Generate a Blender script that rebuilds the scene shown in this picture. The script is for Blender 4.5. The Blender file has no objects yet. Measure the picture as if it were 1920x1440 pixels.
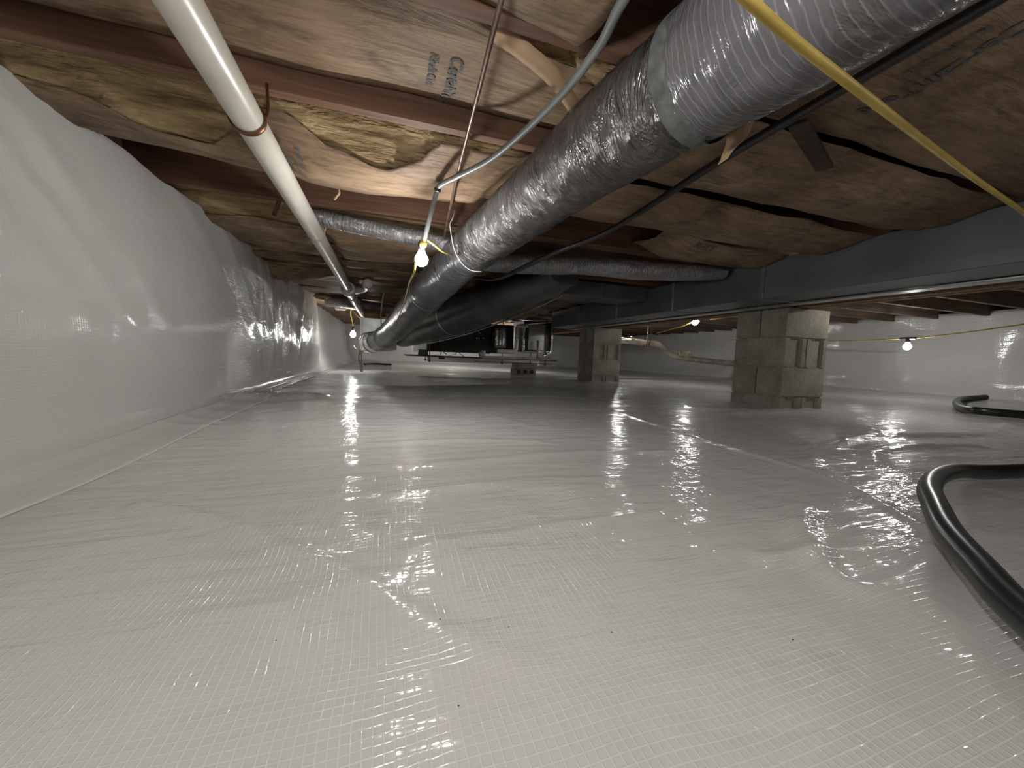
import bpy, bmesh, math, random
from mathutils import Vector, Matrix, noise
random.seed(7)
sc = bpy.context.scene
COL = sc.collection
# ------------------------------------------------------------------ camera
H = 0.29
cam = bpy.data.cameras.new('camera'); cam.sensor_width = 36; cam.lens = 727.56 / 1920 * 36; cam.clip_start = .01
co = bpy.data.objects.new('camera', cam); COL.objects.link(co); sc.camera = co
yaw, pit, rol = .315525, .071421, .041165
F_ = Vector((math.sin(yaw) * math.cos(pit), math.cos(yaw) * math.cos(pit), -math.sin(pit)))
R_ = Vector((math.cos(yaw), -math.sin(yaw), 0)); U_ = R_.cross(F_)
R2 = R_ * math.cos(rol) + U_ * math.sin(rol); U2 = -R_ * math.sin(rol) + U_ * math.cos(rol)
m = Matrix((R2, U2, -F_)).transposed().to_4x4(); m.translation = (0, 0, H); co.matrix_world = m
# ------------------------------------------------------------------ world, exposure
w = bpy.data.worlds.new('world'); sc.world = w; w.use_nodes = True
w.node_tree.nodes['Background'].inputs[0].default_value = (.02, .022, .025, 1)
w.node_tree.nodes['Background'].inputs[1].default_value = .05
sc.view_settings.view_transform = 'Standard'; sc.view_settings.look = 'None'
sc.view_settings.gamma = 1; sc.view_settings.use_curve_mapping = False
sc.view_settings.exposure = 0.2
# bulbs of the work-light strings, plus added fill bulbs k and j: (x, y, z, strength factor); the first four are in view
BULBS = {
    'a': (.116, 1.474, .625, 1.2),
    'b': (-.42, 5.55, .49, 1.3),
    'c': (3.72, 4.02, .812, 1.1),
    'd': (5.2, 2.62, .56, .8),
    'e': (.03, .12, .68, 1.15),      # on the yellow cord, just above the frame
    'f': (1.35, 8.4, .74, 3.0),      # behind the air handler
    'g': (2.60, 7.3, .72, 2.8),
    'h': (3.64, 5.48, .872, 1.5),
    'i': (3.30, 1.62, .815, 1.1),    # hidden behind the girder
    'k': (1.35, -.05, .74, .30),     # unseen fill added off to the right, to brighten the ceiling there
    'j': (-.20, -1.1, .72, .7),      # unseen fill light added behind the photographer
}
BULB_E = 330.0

# ------------------------------------------------------------------ helpers
def nz(x, y=0, z=0): return noise.noise(Vector((x, y, z)))
def sstep(a, b, x):
    t = min(1, max(0, (x - a) / (b - a))); return t * t * (3 - 2 * t)
S1 = sstep
def lerp(a, b, t): return a + (b - a) * t
def pw(x, pts):
    if x <= pts[0][0]: return pts[0][1]
    for (a, va), (b, vb) in zip(pts, pts[1:]):
        if x <= b:
            t = (x - a) / (b - a); t = t * t * (3 - 2 * t); return va + (vb - va) * t
    return pts[-1][1]
def tag(o, label=None, cat=None, group=None, kind=None):
    if label: o['label'] = label
    if cat: o['category'] = cat
    if group: o['group'] = group
    if kind: o['kind'] = kind
    return o
def empty(name, loc, label, cat, group=None):
    o = bpy.data.objects.new(name, None); o.location = loc; o.empty_display_size = .05; COL.objects.link(o)
    return tag(o, label, cat, group)
def mk(name, verts, faces, mat, parent=None, smooth=False, uvs=None):
    me = bpy.data.meshes.new(name); me.from_pydata([tuple(v) for v in verts], [], faces)
    if smooth: me.polygons.foreach_set('use_smooth', [True] * len(me.polygons))
    if uvs is not None:
        ul = me.uv_layers.new(name='UVMap')
        vi = [0] * len(me.loops); me.loops.foreach_get('vertex_index', vi)
        fl = []
        for i in vi: fl.extend(uvs[i])
        ul.data.foreach_set('uv', fl)
    me.materials.append(mat); me.update()
    return link(name, me, parent)
def link(name, me, parent=None):
    o = bpy.data.objects.new(name, me); COL.objects.link(o)
    if parent is not None:
        o.parent = parent
        # geometry is written in world coordinates; parents are unrotated empties or meshes
        p = parent; off = Vector((0, 0, 0))
        while p is not None:
            off += p.location; p = p.parent
        o.location = -off
    return o
def fix(bm):
    bmesh.ops.recalc_face_normals(bm, faces=bm.faces)
def from_bm(name, bm, mat, parent=None, smooth=False):
    fix(bm); me = bpy.data.meshes.new(name); bm.to_mesh(me); bm.free()
    if smooth: me.polygons.foreach_set('use_smooth', [True] * len(me.polygons))
    me.materials.append(mat); return link(name, me, parent)
def bbox(bm, x0, x1, y0, y1, z0, z1, bev=0):
    vs = [bm.verts.new(p) for p in ((x0,y0,z0),(x1,y0,z0),(x1,y1,z0),(x0,y1,z0),(x0,y0,z1),(x1,y0,z1),(x1,y1,z1),(x0,y1,z1))]
    fs = [bm.faces.new([vs[i] for i in f]) for f in ((0,3,2,1),(4,5,6,7),(0,1,5,4),(1,2,6,5),(2,3,7,6),(3,0,4,7))]
    if bev:
        es = list({e for f in fs for e in f.edges})
        bmesh.ops.bevel(bm, geom=es, offset=bev, segments=1, affect='EDGES', profile=.5)
def box(name, x0, x1, y0, y1, z0, z1, mat, parent=None, bev=0):
    bm = bmesh.new(); bbox(bm, x0, x1, y0, y1, z0, z1, bev); return from_bm(name, bm, mat, parent)
def orient_box(name, a, b, wid, thk, mat, parent=None, up=Vector((0, 0, 1)), bev=0):
    """a board from a to b, width across, thickness along 'up'"""
    a = Vector(a); b = Vector(b); d = (b - a).normalized(); s = d.cross(up)
    if s.length < 1e-4: s = Vector((1, 0, 0))
    s.normalize(); u = s.cross(d)
    bm = bmesh.new(); bbox(bm, 0, (b - a).length, -wid / 2, wid / 2, -thk / 2, thk / 2, bev)
    M = Matrix((d, s, u)).transposed().to_4x4(); M.translation = a
    bm.transform(M); return from_bm(name, bm, mat, parent)
def spline(pts, n):
    """Catmull-Rom through tuples of any length, n samples per span"""
    P = [pts[0]] + list(pts) + [pts[-1]]; out = []
    for i in range(1, len(P) - 2):
        p0, p1, p2, p3 = P[i-1], P[i], P[i+1], P[i+2]
        for k in range(n):
            t = k / n
            out.append(tuple(.5*((2*b) + (-a+c)*t + (2*a-5*b+4*c-d)*t*t + (-a+3*b-3*c+d)*t*t*t) for a, b, c, d in zip(p0, p1, p2, p3)))
    out.append(tuple(pts[-1])); return out
def tube(name, pts, mat, parent=None, r=.01, seg=12, n=6, disp=None, cap=True, smooth=True, closed=False):
    """pts: (x,y,z) or (x,y,z,r) or (x,y,z,rside,rup)"""
    L = len(pts[0])
    if L == 3: pts = [tuple(p) + (r, r) for p in pts]
    elif L == 4: pts = [tuple(p) + (p[3],) for p in pts]
    if closed: pts = list(pts) + [pts[0]]
    S = spline(pts, n) if n > 1 else list(pts)
    verts, uvs, faces = [], [], []
    C = [Vector(s[:3]) for s in S]; ln = 0; prevU = None
    for i, s in enumerate(S):
        d = (C[min(i+1, len(C)-1)] - C[max(i-1, 0)]).normalized()
        if prevU is None:
            ref = Vector((0, 0, 1)) if abs(d.z) < .9 else Vector((0, 1, 0))
            u = (ref - d * ref.dot(d)).normalized()
        else: u = (prevU - d * prevU.dot(d)).normalized()
        prevU = u; side = d.cross(u)
        if i: ln += (C[i] - C[i-1]).length
        for k in range(seg + 1):
            a = 2 * math.pi * k / seg
            q = disp(math.cos(a), math.sin(a), ln) if disp else 0
            verts.append(C[i] + side * math.cos(a) * (s[3] + q) + u * math.sin(a) * (s[4] + q))
            uvs.append((k / seg, ln))
    W = seg + 1
    for i in range(len(S) - 1):
        for k in range(seg):
            faces.append((i*W+k, i*W+k+1, (i+1)*W+k+1, (i+1)*W+k))
    if cap and not closed:
        faces.append([k for k in range(seg)][::-1]); faces.append([(len(S)-1)*W + k for k in range(seg)])
    o = mk(name, verts, faces, mat, parent, smooth, uvs)
    bm = bmesh.new(); bm.from_mesh(o.data); bmesh.ops.remove_doubles(bm, verts=bm.verts, dist=1e-6); fix(bm); bm.to_mesh(o.data); bm.free()
    if cap and smooth:
        for p in o.data.polygons:
            if len(p.vertices) > 4: p.use_smooth = False
    return o
def ring(name, c, d, r, rt, mat, parent=None, seg=28, wid=None, a0=0, a1=360):
    """a band round axis d at c: torus of tube radius rt, flattened to width wid along the axis"""
    c = Vector(c); d = Vector(d).normalized(); ref = Vector((0, 0, 1)) if abs(d.z) < .9 else Vector((0, 1, 0))
    u = (ref - d * ref.dot(d)).normalized(); s = d.cross(u); wd = wid or rt
    full = (a1 - a0) >= 360; N = seg if full else seg + 1; verts = []; faces = []; K = 8
    for i in range(N):
        a = math.radians(a0 + (a1 - a0) * i / seg); e = s * math.cos(a) + u * math.sin(a)
        for k in range(K):
            b = 2 * math.pi * k / K; verts.append(c + e * (r + rt * math.cos(b)) + d * wd * math.sin(b))
    for i in range(seg):
        j = (i + 1) % N
        for k in range(K): faces.append((i*K+k, i*K+(k+1) % K, j*K+(k+1) % K, j*K+k))
    o = mk(name, verts, faces, mat, parent, True)
    return o
def lathe(name, c, d, prof, mat, parent=None, seg=24, smooth=True):
    """prof: (r, along) revolved round axis d through c"""
    c = Vector(c); d = Vector(d).normalized(); ref = Vector((0, 0, 1)) if abs(d.z) < .9 else Vector((0, 1, 0))
    u = (ref - d * ref.dot(d)).normalized(); s = d.cross(u); verts = []; faces = []
    for r, t in prof:
        for k in range(seg):
            a = 2 * math.pi * k / seg; verts.append(c + d * t + (s * math.cos(a) + u * math.sin(a)) * r)
    for i in range(len(prof) - 1):
        for k in range(seg): faces.append((i*seg+k, i*seg+(k+1) % seg, (i+1)*seg+(k+1) % seg, (i+1)*seg+k))
    faces.append(list(range(seg))[::-1]); faces.append([(len(prof)-1)*seg+k for k in range(seg)])
    bm = bmesh.new(); me = bpy.data.meshes.new('x'); me.from_pydata([tuple(v) for v in verts], [], faces); bm.from_mesh(me); bpy.data.meshes.remove(me)
    bmesh.ops.remove_doubles(bm, verts=bm.verts, dist=1e-6)
    o = from_bm(name, bm, mat, parent, smooth)
    return o
def gridmesh(name, us, vs, fn, mat, parent=None, uvfn=None, flip=False):
    verts, uvs, faces = [], [], []
    for u in us:
        for v in vs:
            verts.append(fn(u, v)); uvs.append(uvfn(u, v) if uvfn else (u, v))
    N = len(vs)
    for i in range(len(us) - 1):
        for j in range(N - 1):
            f = (i*N+j, (i+1)*N+j, (i+1)*N+j+1, i*N+j+1); faces.append(f[::-1] if flip else f)
    return mk(name, verts, faces, mat, parent, True, uvs)
def solid(o, t, off=-1):
    md = o.modifiers.new('solid', 'SOLIDIFY'); md.thickness = t; md.offset = off

# ------------------------------------------------------------------ materials
def newmat(name):
    m = bpy.data.materials.new(name); m.use_nodes = True; nt = m.node_tree
    return m, nt, nt.nodes['Principled BSDF']
def N(nt, t, **kw):
    n = nt.nodes.new(t)
    for k, v in kw.items():
        if k.startswith('i_'):
            key = k[2:]; key = int(key) if key.isdigit() else key.replace('_', ' ')
            n.inputs[key].default_value = v
        else: setattr(n, k, v)
    return n
def math_(nt, op, a, b=None, c=None, clamp=False):
    n = nt.nodes.new('ShaderNodeMath'); n.operation = op; n.use_clamp = clamp
    for i, x in enumerate((a, b, c)):
        if x is None: continue
        if isinstance(x, (int, float)): n.inputs[i].default_value = x
        else: nt.links.new(x, n.inputs[i])
    return n.outputs[0]
def ramp(nt, fac, stops):
    r = nt.nodes.new('ShaderNodeValToRGB'); el = r.color_ramp.elements
    while len(el) < len(stops): el.new(.5)
    for e, (p, c) in zip(el, stops): e.position = p; e.color = (*c, 1)
    nt.links.new(fac, r.inputs[0]); return r.outputs[0]
def noise_(nt, vec, scale, detail=4, rough=.55, dist=0):
    n = N(nt, 'ShaderNodeTexNoise'); n.inputs['Scale'].default_value = scale; n.inputs['Detail'].default_value = detail
    n.inputs['Roughness'].default_value = rough; n.inputs['Distortion'].default_value = dist
    if vec is not None: nt.links.new(vec, n.inputs['Vector'])
    return n.outputs['Fac']
def coord(nt, kind='Object', scale=(1, 1, 1), rot=(0, 0, 0)):
    t = N(nt, 'ShaderNodeTexCoord'); mp = N(nt, 'ShaderNodeMapping'); mp.inputs['Scale'].default_value = scale; mp.inputs['Rotation'].default_value = rot
    nt.links.new(t.outputs[kind], mp.inputs[0]); return mp.outputs[0]
def bump(nt, h, strength, dist, prev=None):
    b = N(nt, 'ShaderNodeBump'); b.inputs['Strength'].default_value = strength; b.inputs['Distance'].default_value = dist
    nt.links.new(h, b.inputs['Height'])
    if prev is not None: nt.links.new(prev, b.inputs['Normal'])
    return b.outputs[0]
def setp(b, **kw):
    for k, v in kw.items(): b.inputs[k.replace('_', ' ')].default_value = v

def noisy(name, c0, c1, rough=.6, metal=0, scale=8, bscale=40, bstr=.3, bdist=.004, detail=5, stretch=(1, 1, 1), spec=.5, kind='Object', lo=.35, hi=.65):
    m, nt, b = newmat(name); v = coord(nt, kind, stretch)
    f = noise_(nt, v, scale, detail)
    nt.links.new(ramp(nt, f, [(lo, c0), (hi, c1)]), b.inputs['Base Color'])
    setp(b, Roughness=rough, Metallic=metal, Specular_IOR_Level=spec)
    if bstr: nt.links.new(bump(nt, noise_(nt, v, bscale, 4), bstr, bdist), b.inputs['Normal'])
    return m

def liner_mat(name, base=(.60, .597, .58), pitch=.0082, wr=1.0, rough=.105):
    """white reinforced plastic sheet: string scrim under a glossy film; UV is in metres"""
    m, nt, b = newmat(name)
    uv = N(nt, 'ShaderNodeTexCoord').outputs['UV']
    nn = N(nt, 'ShaderNodeTexNoise'); nn.inputs['Scale'].default_value = 3.0; nn.inputs['Detail'].default_value = 2; nt.links.new(uv, nn.inputs['Vector'])
    va = N(nt, 'ShaderNodeVectorMath', operation='SUBTRACT'); nt.links.new(nn.outputs['Color'], va.inputs[0]); va.inputs[1].default_value = (.5, .5, .5)
    vs = N(nt, 'ShaderNodeVectorMath', operation='SCALE'); nt.links.new(va.outputs[0], vs.inputs[0]); vs.inputs['Scale'].default_value = .035
    vb = N(nt, 'ShaderNodeVectorMath', operation='ADD'); nt.links.new(uv, vb.inputs[0]); nt.links.new(vs.outputs[0], vb.inputs[1])
    sx = N(nt, 'ShaderNodeSeparateXYZ'); nt.links.new(vb.outputs[0], sx.inputs[0])
    def thread(s, wdt):
        f = math_(nt, 'FRACT', math_(nt, 'DIVIDE', s, pitch)); d = math_(nt, 'ABSOLUTE', math_(nt, 'SUBTRACT', f, .5))
        q = math_(nt, 'DIVIDE', d, wdt); return math_(nt, 'SUBTRACT', 1.0, math_(nt, 'MULTIPLY', q, q), clamp=True)
    tx = thread(sx.outputs[0], .13); ty = thread(sx.outputs[1], .13)
    grid = math_(nt, 'MAXIMUM', tx, ty)
    blot = noise_(nt, uv, 1.7, 4)
    c0 = tuple(x * .93 for x in base); c1 = tuple(min(1, x * 1.05) for x in base)
    col = ramp(nt, blot, [(.35, c0), (.65, c1)])
    mix = N(nt, 'ShaderNodeMix', data_type='RGBA'); nt.links.new(col, mix.inputs[6]); mix.inputs[7].default_value = (min(1, base[0]*1.22), min(1, base[1]*1.22), min(1, base[2]*1.22), 1)
    nt.links.new(math_(nt, 'MULTIPLY', grid, .55), mix.inputs[0]); nt.links.new(mix.outputs[2], b.inputs['Base Color'])
    setp(b, Specular_IOR_Level=.5)
    nt.links.new(math_(nt, 'MULTIPLY_ADD', noise_(nt, uv, 5, 3), .10, rough - .05), b.inputs['Roughness'])
    # soft wrinkles of the film: two directions, then pebble
    mp1 = N(nt, 'ShaderNodeMapping'); mp1.inputs['Scale'].default_value = (2.0, 9, 1); nt.links.new(uv, mp1.inputs[0])
    mp2 = N(nt, 'ShaderNodeMapping'); mp2.inputs['Scale'].default_value = (8, 3.0, 1); mp2.inputs['Rotation'].default_value = (0, 0, .5); nt.links.new(uv, mp2.inputs[0])
    w1 = noise_(nt, mp1.outputs[0], 1.6, 3, .5, .6); w2 = noise_(nt, mp2.outputs[0], 1.3, 3, .5, .8)
    w1 = math_(nt, 'ABSOLUTE', math_(nt, 'SUBTRACT', w1, .5)); w2 = math_(nt, 'ABSOLUTE', math_(nt, 'SUBTRACT', w2, .5))
    wr1 = math_(nt, 'ADD', w1, math_(nt, 'MULTIPLY', w2, .6))
    n1 = bump(nt, wr1, .35 * wr, .020)
    mp3 = N(nt, 'ShaderNodeMapping'); mp3.inputs['Scale'].default_value = (5, 22, 1); nt.links.new(uv, mp3.inputs[0])
    n1 = bump(nt, noise_(nt, mp3.outputs[0], 1.0, 3, .55, .5), .9, .0065 * wr, n1)
    n2 = bump(nt, noise_(nt, uv, 20, 2, .5), .16 * wr, .004, n1)
    n3 = bump(nt, grid, .75, .0006, n2)
    nt.links.new(n3, b.inputs['Normal'])
    return m

def wood_mat(name, c0, c1, axis='X', rough=.65):
    m, nt, b = newmat(name); st = {'X': (1.2, 22, 22), 'Y': (22, 1.2, 22), 'Z': (22, 22, 1.2)}[axis]
    v = coord(nt, 'Object', st); f = noise_(nt, v, 1.6, 6, .62, .8); g = noise_(nt, coord(nt, 'Object'), 1.3, 4)
    s = math_(nt, 'ADD', math_(nt, 'MULTIPLY', f, .65), math_(nt, 'MULTIPLY', g, .35))
    nt.links.new(ramp(nt, s, [(.34, c0), (.64, c1)]), b.inputs['Base Color']); setp(b, Roughness=rough, Specular_IOR_Level=.35)
    nt.links.new(bump(nt, f, .35, .003), b.inputs['Normal']); return m

def paper_mat():
    """kraft paper: asphalt-brown, fine crinkles across the sheet, damp blotches"""
    m, nt, b = newmat('kraft_paper')
    o = coord(nt, 'Object'); big = noise_(nt, o, 2.2, 5, .6); v = coord(nt, 'Object', (6, 42, 10)); cr = noise_(nt, v, 1.0, 6, .65, .9)
    s = math_(nt, 'ADD', math_(nt, 'MULTIPLY', big, .62), math_(nt, 'MULTIPLY', cr, .38))
    base = ramp(nt, s, [(.33, (.12, .075, .045)), (.5, (.26, .172, .106)), (.66, (.42, .30, .195))])
    st = math_(nt, 'ADD', math_(nt, 'MULTIPLY', noise_(nt, coord(nt, 'Object', (1, 1.6, 1)), 4.5, 8, .7, .6), .6), math_(nt, 'MULTIPLY', noise_(nt, coord(nt, 'Object', (20, 70, 20)), 1.0, 5, .7), .4))
    mx = N(nt, 'ShaderNodeMix', data_type='RGBA', blend_type='MULTIPLY'); mx.inputs[0].default_value = 1
    nt.links.new(base, mx.inputs[6]); nt.links.new(ramp(nt, st, [(.36, (.42, .40, .38)), (.52, (1, 1, 1))]), mx.inputs[7]); nt.links.new(mx.outputs[2], b.inputs['Base Color'])
    setp(b, Roughness=.62, Specular_IOR_Level=.35)
    n1 = bump(nt, cr, .8, .010); nt.links.new(bump(nt, noise_(nt, o, 60, 3), .25, .002, n1), b.inputs['Normal']); return m
def jacket_mat(name, c0, c1, rough=.2, metal=.55, ribs=55, rstr=.25, wstr=.8):
    """metallised film over a wire helix; UV = (turn, metres along)"""
    m, nt, b = newmat(name); uv = N(nt, 'ShaderNodeTexCoord').outputs['UV']
    mp = N(nt, 'ShaderNodeMapping'); mp.inputs['Scale'].default_value = (4, 19, 1); nt.links.new(uv, mp.inputs[0])
    wn = noise_(nt, mp.outputs[0], 1.0, 5, .6, 1.2)
    mp2 = N(nt, 'ShaderNodeMapping'); mp2.inputs['Scale'].default_value = (7, 6, 1); nt.links.new(uv, mp2.inputs[0])
    big = noise_(nt, mp2.outputs[0], 1.0, 4)
    sx = N(nt, 'ShaderNodeSeparateXYZ'); nt.links.new(uv, sx.inputs[0])
    q = math_(nt, 'ADD', math_(nt, 'MULTIPLY', sx.outputs[1], ribs), math_(nt, 'MULTIPLY', big, 1.6))
    rb = math_(nt, 'FRACT', q); rb = math_(nt, 'SUBTRACT', 1.0, math_(nt, 'DIVIDE', math_(nt, 'ABSOLUTE', math_(nt, 'SUBTRACT', rb, .5)), .16), clamp=True)
    col = ramp(nt, big, [(.35, c0), (.65, c1)])
    mix = N(nt, 'ShaderNodeMix', data_type='RGBA'); nt.links.new(col, mix.inputs[6]); mix.inputs[7].default_value = tuple(min(1, x * 1.9 + .03) for x in c1) + (1,)
    nt.links.new(math_(nt, 'MULTIPLY', rb, rstr), mix.inputs[0]); nt.links.new(mix.outputs[2], b.inputs['Base Color'])
    setp(b, Roughness=rough, Metallic=metal)
    n1 = bump(nt, wn, wstr, .05); nt.links.new(bump(nt, rb, .35, .0015, n1), b.inputs['Normal']); return m
def emit_mat():
    m, nt, b = newmat('lit_bulb'); setp(b, Base_Color=(1, 1, 1, 1), Emission_Color=(1.0, .985, .955, 1)); return m, b
def block_mat():
    m, nt, b = newmat('concrete_block'); v = coord(nt, 'Object')
    f = noise_(nt, v, 7, 5); g = noise_(nt, v, 90, 3, .7)
    s = math_(nt, 'ADD', math_(nt, 'MULTIPLY', f, .55), math_(nt, 'MULTIPLY', g, .45))
    nt.links.new(ramp(nt, s, [(.33, (.20, .185, .15)), (.62, (.40, .375, .315))]), b.inputs['Base Color'])
    setp(b, Roughness=.95, Specular_IOR_Level=.2); nt.links.new(bump(nt, g, .6, .004), b.inputs['Normal']); return m
def plain(name, c, rough=.5, metal=0, spec=.5):
    m, nt, b = newmat(name); setp(b, Base_Color=(*c, 1), Roughness=rough, Metallic=metal, Specular_IOR_Level=spec); return m

M = {}
M['liner'] = liner_mat('white_liner')
M['liner_wall'] = liner_mat('white_wall_liner', wr=.45, pitch=.0082)
M['edge_glint'] = plain('painted_seam_glint', (.66, .655, .63), .12)
M['paper'] = paper_mat()
M['flap'] = noisy('clean_kraft_paper', (.36, .235, .135), (.48, .33, .20), .7, 0, 3, 30, .3, .003)
M['fiber'] = noisy('yellow_fiberglass', (.16, .105, .052), (.53, .395, .215), .95, 0, 9, 22, 1.0, .03, stretch=(.5, 2.4, 3.2), spec=.1, lo=.32, hi=.68)
M['joist'] = wood_mat('red_brown_joist', (.070, .034, .022), (.215, .115, .070), 'X')
M['joist_dusty'] = wood_mat('dusty_brown_joist', (.075, .050, .036), (.20, .145, .108), 'X')
M['ply'] = wood_mat('plywood_subfloor', (.10, .06, .035), (.24, .15, .09), 'X', .8)
M['girder'] = wood_mat('pale_brown_girder', (.15, .085, .05), (.40, .26, .155), 'Y')
M['board'] = wood_mat('dark_board', (.03, .02, .015), (.085, .055, .04), 'Y')
M['jacket'] = jacket_mat('silver_duct_jacket', (.085, .08, .08), (.17, .162, .162), .2, .5, 80, .2, .95)
M['jacket_near'] = jacket_mat('ribbed_duct_jacket', (.12, .118, .125), (.19, .187, .198), .2, .35, 80, .42, .28)
M['jacket_far'] = jacket_mat('grey_duct_sleeve', (.13, .135, .145), (.24, .245, .255), .24, .45, 30, .08, .5)
M['jacket_branch'] = jacket_mat('grey_branch_jacket', (.20, .195, .20), (.36, .355, .365), .28, .4, 60, .35, .5)
M['darkwrap'] = noisy('dark_green_grey_duct_wrap', (.085, .095, .094), (.15, .163, .160), .38, .15, 5, 14, .25, .01)
M['band'] = noisy('grey_felt_band', (.075, .082, .080), (.14, .148, .145), .85, 0, 40, 90, .5, .004)
M['sheet'] = noisy('galvanised_sheet', (.105, .115, .125), (.155, .168, .178), .40, .25, 3, 30, .04, .002)
M['cleat'] = noisy('worn_cleat', (.16, .17, .18), (.24, .255, .265), .38, .4, 5, 30, .05, .002)
M['galv'] = noisy('bright_galvanised', (.40, .41, .40), (.56, .57, .56), .3, .8, 6, 20, .08, .003)
M['foil'] = noisy('crinkled_foil', (.55, .55, .55), (.8, .8, .8), .18, .95, 9, 26, 1.0, .02)
M['block'] = block_mat()
M['mortar'] = noisy('mortar', (.22, .20, .17), (.36, .335, .29), .95, 0, 30, 80, .6, .004)
M['pvc'] = noisy('aged_white_pvc', (.56, .53, .45), (.70, .675, .60), .33, 0, 5, 12, .05, .002)
M['pvcdirt'] = noisy('dirty_pvc', (.30, .25, .18), (.58, .53, .44), .5, 0, 7, 30, .2, .003)
M['copper'] = noisy('brown_copper_strap', (.10, .045, .02), (.22, .10, .045), .4, .8, 20, 40, .2, .002)
M['rust'] = noisy('rusty_tube', (.085, .05, .035), (.20, .13, .10), .45, .6, 25, 60, .3, .002)
M['greycable'] = noisy('grey_cable', (.12, .13, .128), (.18, .19, .188), .42, 0, 10, 40, .05, .001)
M['yellow'] = noisy('yellow_cord', (.44, .31, .06), (.54, .39, .09), .45, 0, 12, 40, .1, .001)
M['black'] = plain('black_plastic', (.018, .018, .018), .38)
M['hose'] = noisy('black_hose', (.012, .012, .012), (.022, .021, .02), .30, 0, 12, 50, .05, .001)
M['dark'] = plain('dark_steel', (.03, .031, .033), .5, .3)
M['steel'] = plain('dull_steel', (.32, .32, .32), .38, .9)
M['white'] = plain('white_paint', (.62, .62, .60), .5)
M['brass'] = plain('red_brass', (.45, .16, .11), .35, .7)
M['ink'] = plain('blue_grey_ink', (.088, .092, .092), .8)
M['dirt'] = plain('dirt', (.03, .025, .02), .9)
M['bulb'], BB = emit_mat(); BB.inputs['Emission Strength'].default_value = BULB_E

# ------------------------------------------------------------------ floor liner
XL, XR, YB, YR = -.86, 6.1, 10.2, -1.7           # left, right, back, rear walls
PIER1 = (2.514, 2.914, 1.90, 2.30); PIER2 = (2.45, 2.85, 4.30, 4.70)
CREASES = [  # long folds of the sheet: points, height, half width
    ([(-.42, .86), (-.27, .753), (-.167, .651), (-.066, .55), (-.01, .474), (.05, .40), (.12, .33)], .007, .016),
    ([(1.30, 2.30), (1.20, 1.5), (1.146, .966), (1.121, .689), (1.0, .474), (.9, .33)], .006, .010),
    ([(2.3, 2.0), (1.907, 1.529), (1.5, 1.0), (1.2, .8)], .008, .02),
    ([(.831, .566), (.70, .47), (.602, .358), (.63, .312), (.75, .33), (.86, .355)], .010, .022),
    ([(.55, .42), (.70, .40), (.9, .38), (1.05, .40)], .008, .018),
    ([(-.1, 1.02), (.2, 1.0), (.6, 1.06), (.9, 1.02)], .007, .02),
    ([(-.3, 1.25), (.1, 1.28), (.5, 1.22)], .006, .018),
    ([(0.0, .80), (.3, .83), (.55, .80)], .005, .014),
    ([(.05, .565), (.25, .59), (.5, .60)], .005, .013),
    ([(-.6, 2.6), (-.2, 2.5), (.6, 2.7), (1.4, 2.6)], .010, .04),
    ([(-.5, 3.5), (.3, 3.4), (1.2, 3.7), (2.0, 3.5)], .012, .05),
    ([(.4, 4.8), (1.2, 4.6), (2.2, 5.0)], .012, .05),
    ([(-.78, 2.25), (-.66, 2.42), (-.55, 2.40), (-.42, 2.5)], .030, .035),
    ([(-.70, 2.50), (-.58, 2.53), (-.48, 2.62), (-.35, 2.60)], .022, .025),
    ([(-.80, 2.7), (-.6, 2.62), (-.5, 2.7)], .018, .03),
    ([(2.0, 1.75), (2.35, 1.80), (2.75, 1.76)], .022, .045),
    ([(2.95, 1.7), (3.2, 2.0), (3.3, 2.5)], .018, .05),
    ([(1.6, 1.0), (2.1, 1.15), (2.8, 1.1), (3.6, 1.3)], .014, .035),
    ([(1.45, .78), (1.8, .95), (2.3, .9)], .012, .03),
]
def seg_d(px, py, a, b):
    vx, vy = b[0]-a[0], b[1]-a[1]; t = ((px-a[0])*vx + (py-a[1])*vy) / (vx*vx+vy*vy + 1e-9); t = min(1, max(0, t))
    return math.hypot(px-a[0]-vx*t, py-a[1]-vy*t)
CB = []
for P, A, Wd in CREASES:
    P = [p for p in spline(P, 3)]
    CB.append((P, A, Wd, min(p[0] for p in P)-4*Wd, max(p[0] for p in P)+4*Wd, min(p[1] for p in P)-4*Wd, max(p[1] for p in P)+4*Wd))
def fh(x, y):
    z = .012 * nz(.8*x+3, .8*y, 1) + .007 * nz(2.1*x, 2.5*y, 5)
    r = 1 - abs(nz(1.1*x + .3*y + 9, 4.2*y, 2)); msk = sstep(.0, .35, nz(.9*x, 1.1*y, 11) + .12)
    z += .005 * r**7 * msk
    r2 = 1 - abs(nz(3.0*x + 1.5*y, 2.2*y - .8*x, 17)); z += .003 * r2**12 * sstep(0, .4, nz(.7*x, .7*y, 23) + .1)
    z += .0004 * nz(6*x, 9*y, 3)
    for P, A, Wd, x0, x1, y0, y1 in CB:
        if x0 < x < x1 and y0 < y < y1:
            d = min(seg_d(x, y, a, b) for a, b in zip(P, P[1:]))
            z += A * math.exp(-(d/Wd)**2)
    for (x0, x1, y0, y1) in (PIER1, PIER2):        # the sheet laps a little way up the piers
        dx = max(x0-x, 0, x-x1); dy = max(y0-y, 0, y-y1); d = math.hypot(dx, dy)
        if d < .25: z += .022 * math.exp(-(d/.08)**2) * (.6 + .8*abs(nz(x*6, y*6, 4)))
    z += .05 * sstep(XR-.7, XR-.02, x) + .04 * sstep(YB-.8, YB, y) + .03 * sstep(-.68, -.82, x)
    return z - .004
xs = []; x = -.95
while x < XR + .05: xs.append(x); x += .013 * max(1, abs(x-.3) / 1.0)
ys = []; y = YR - .05
while y < YB + .05: ys.append(y); y += .013 * max(1, abs(y) / .9) if y > 0 else .03
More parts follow.
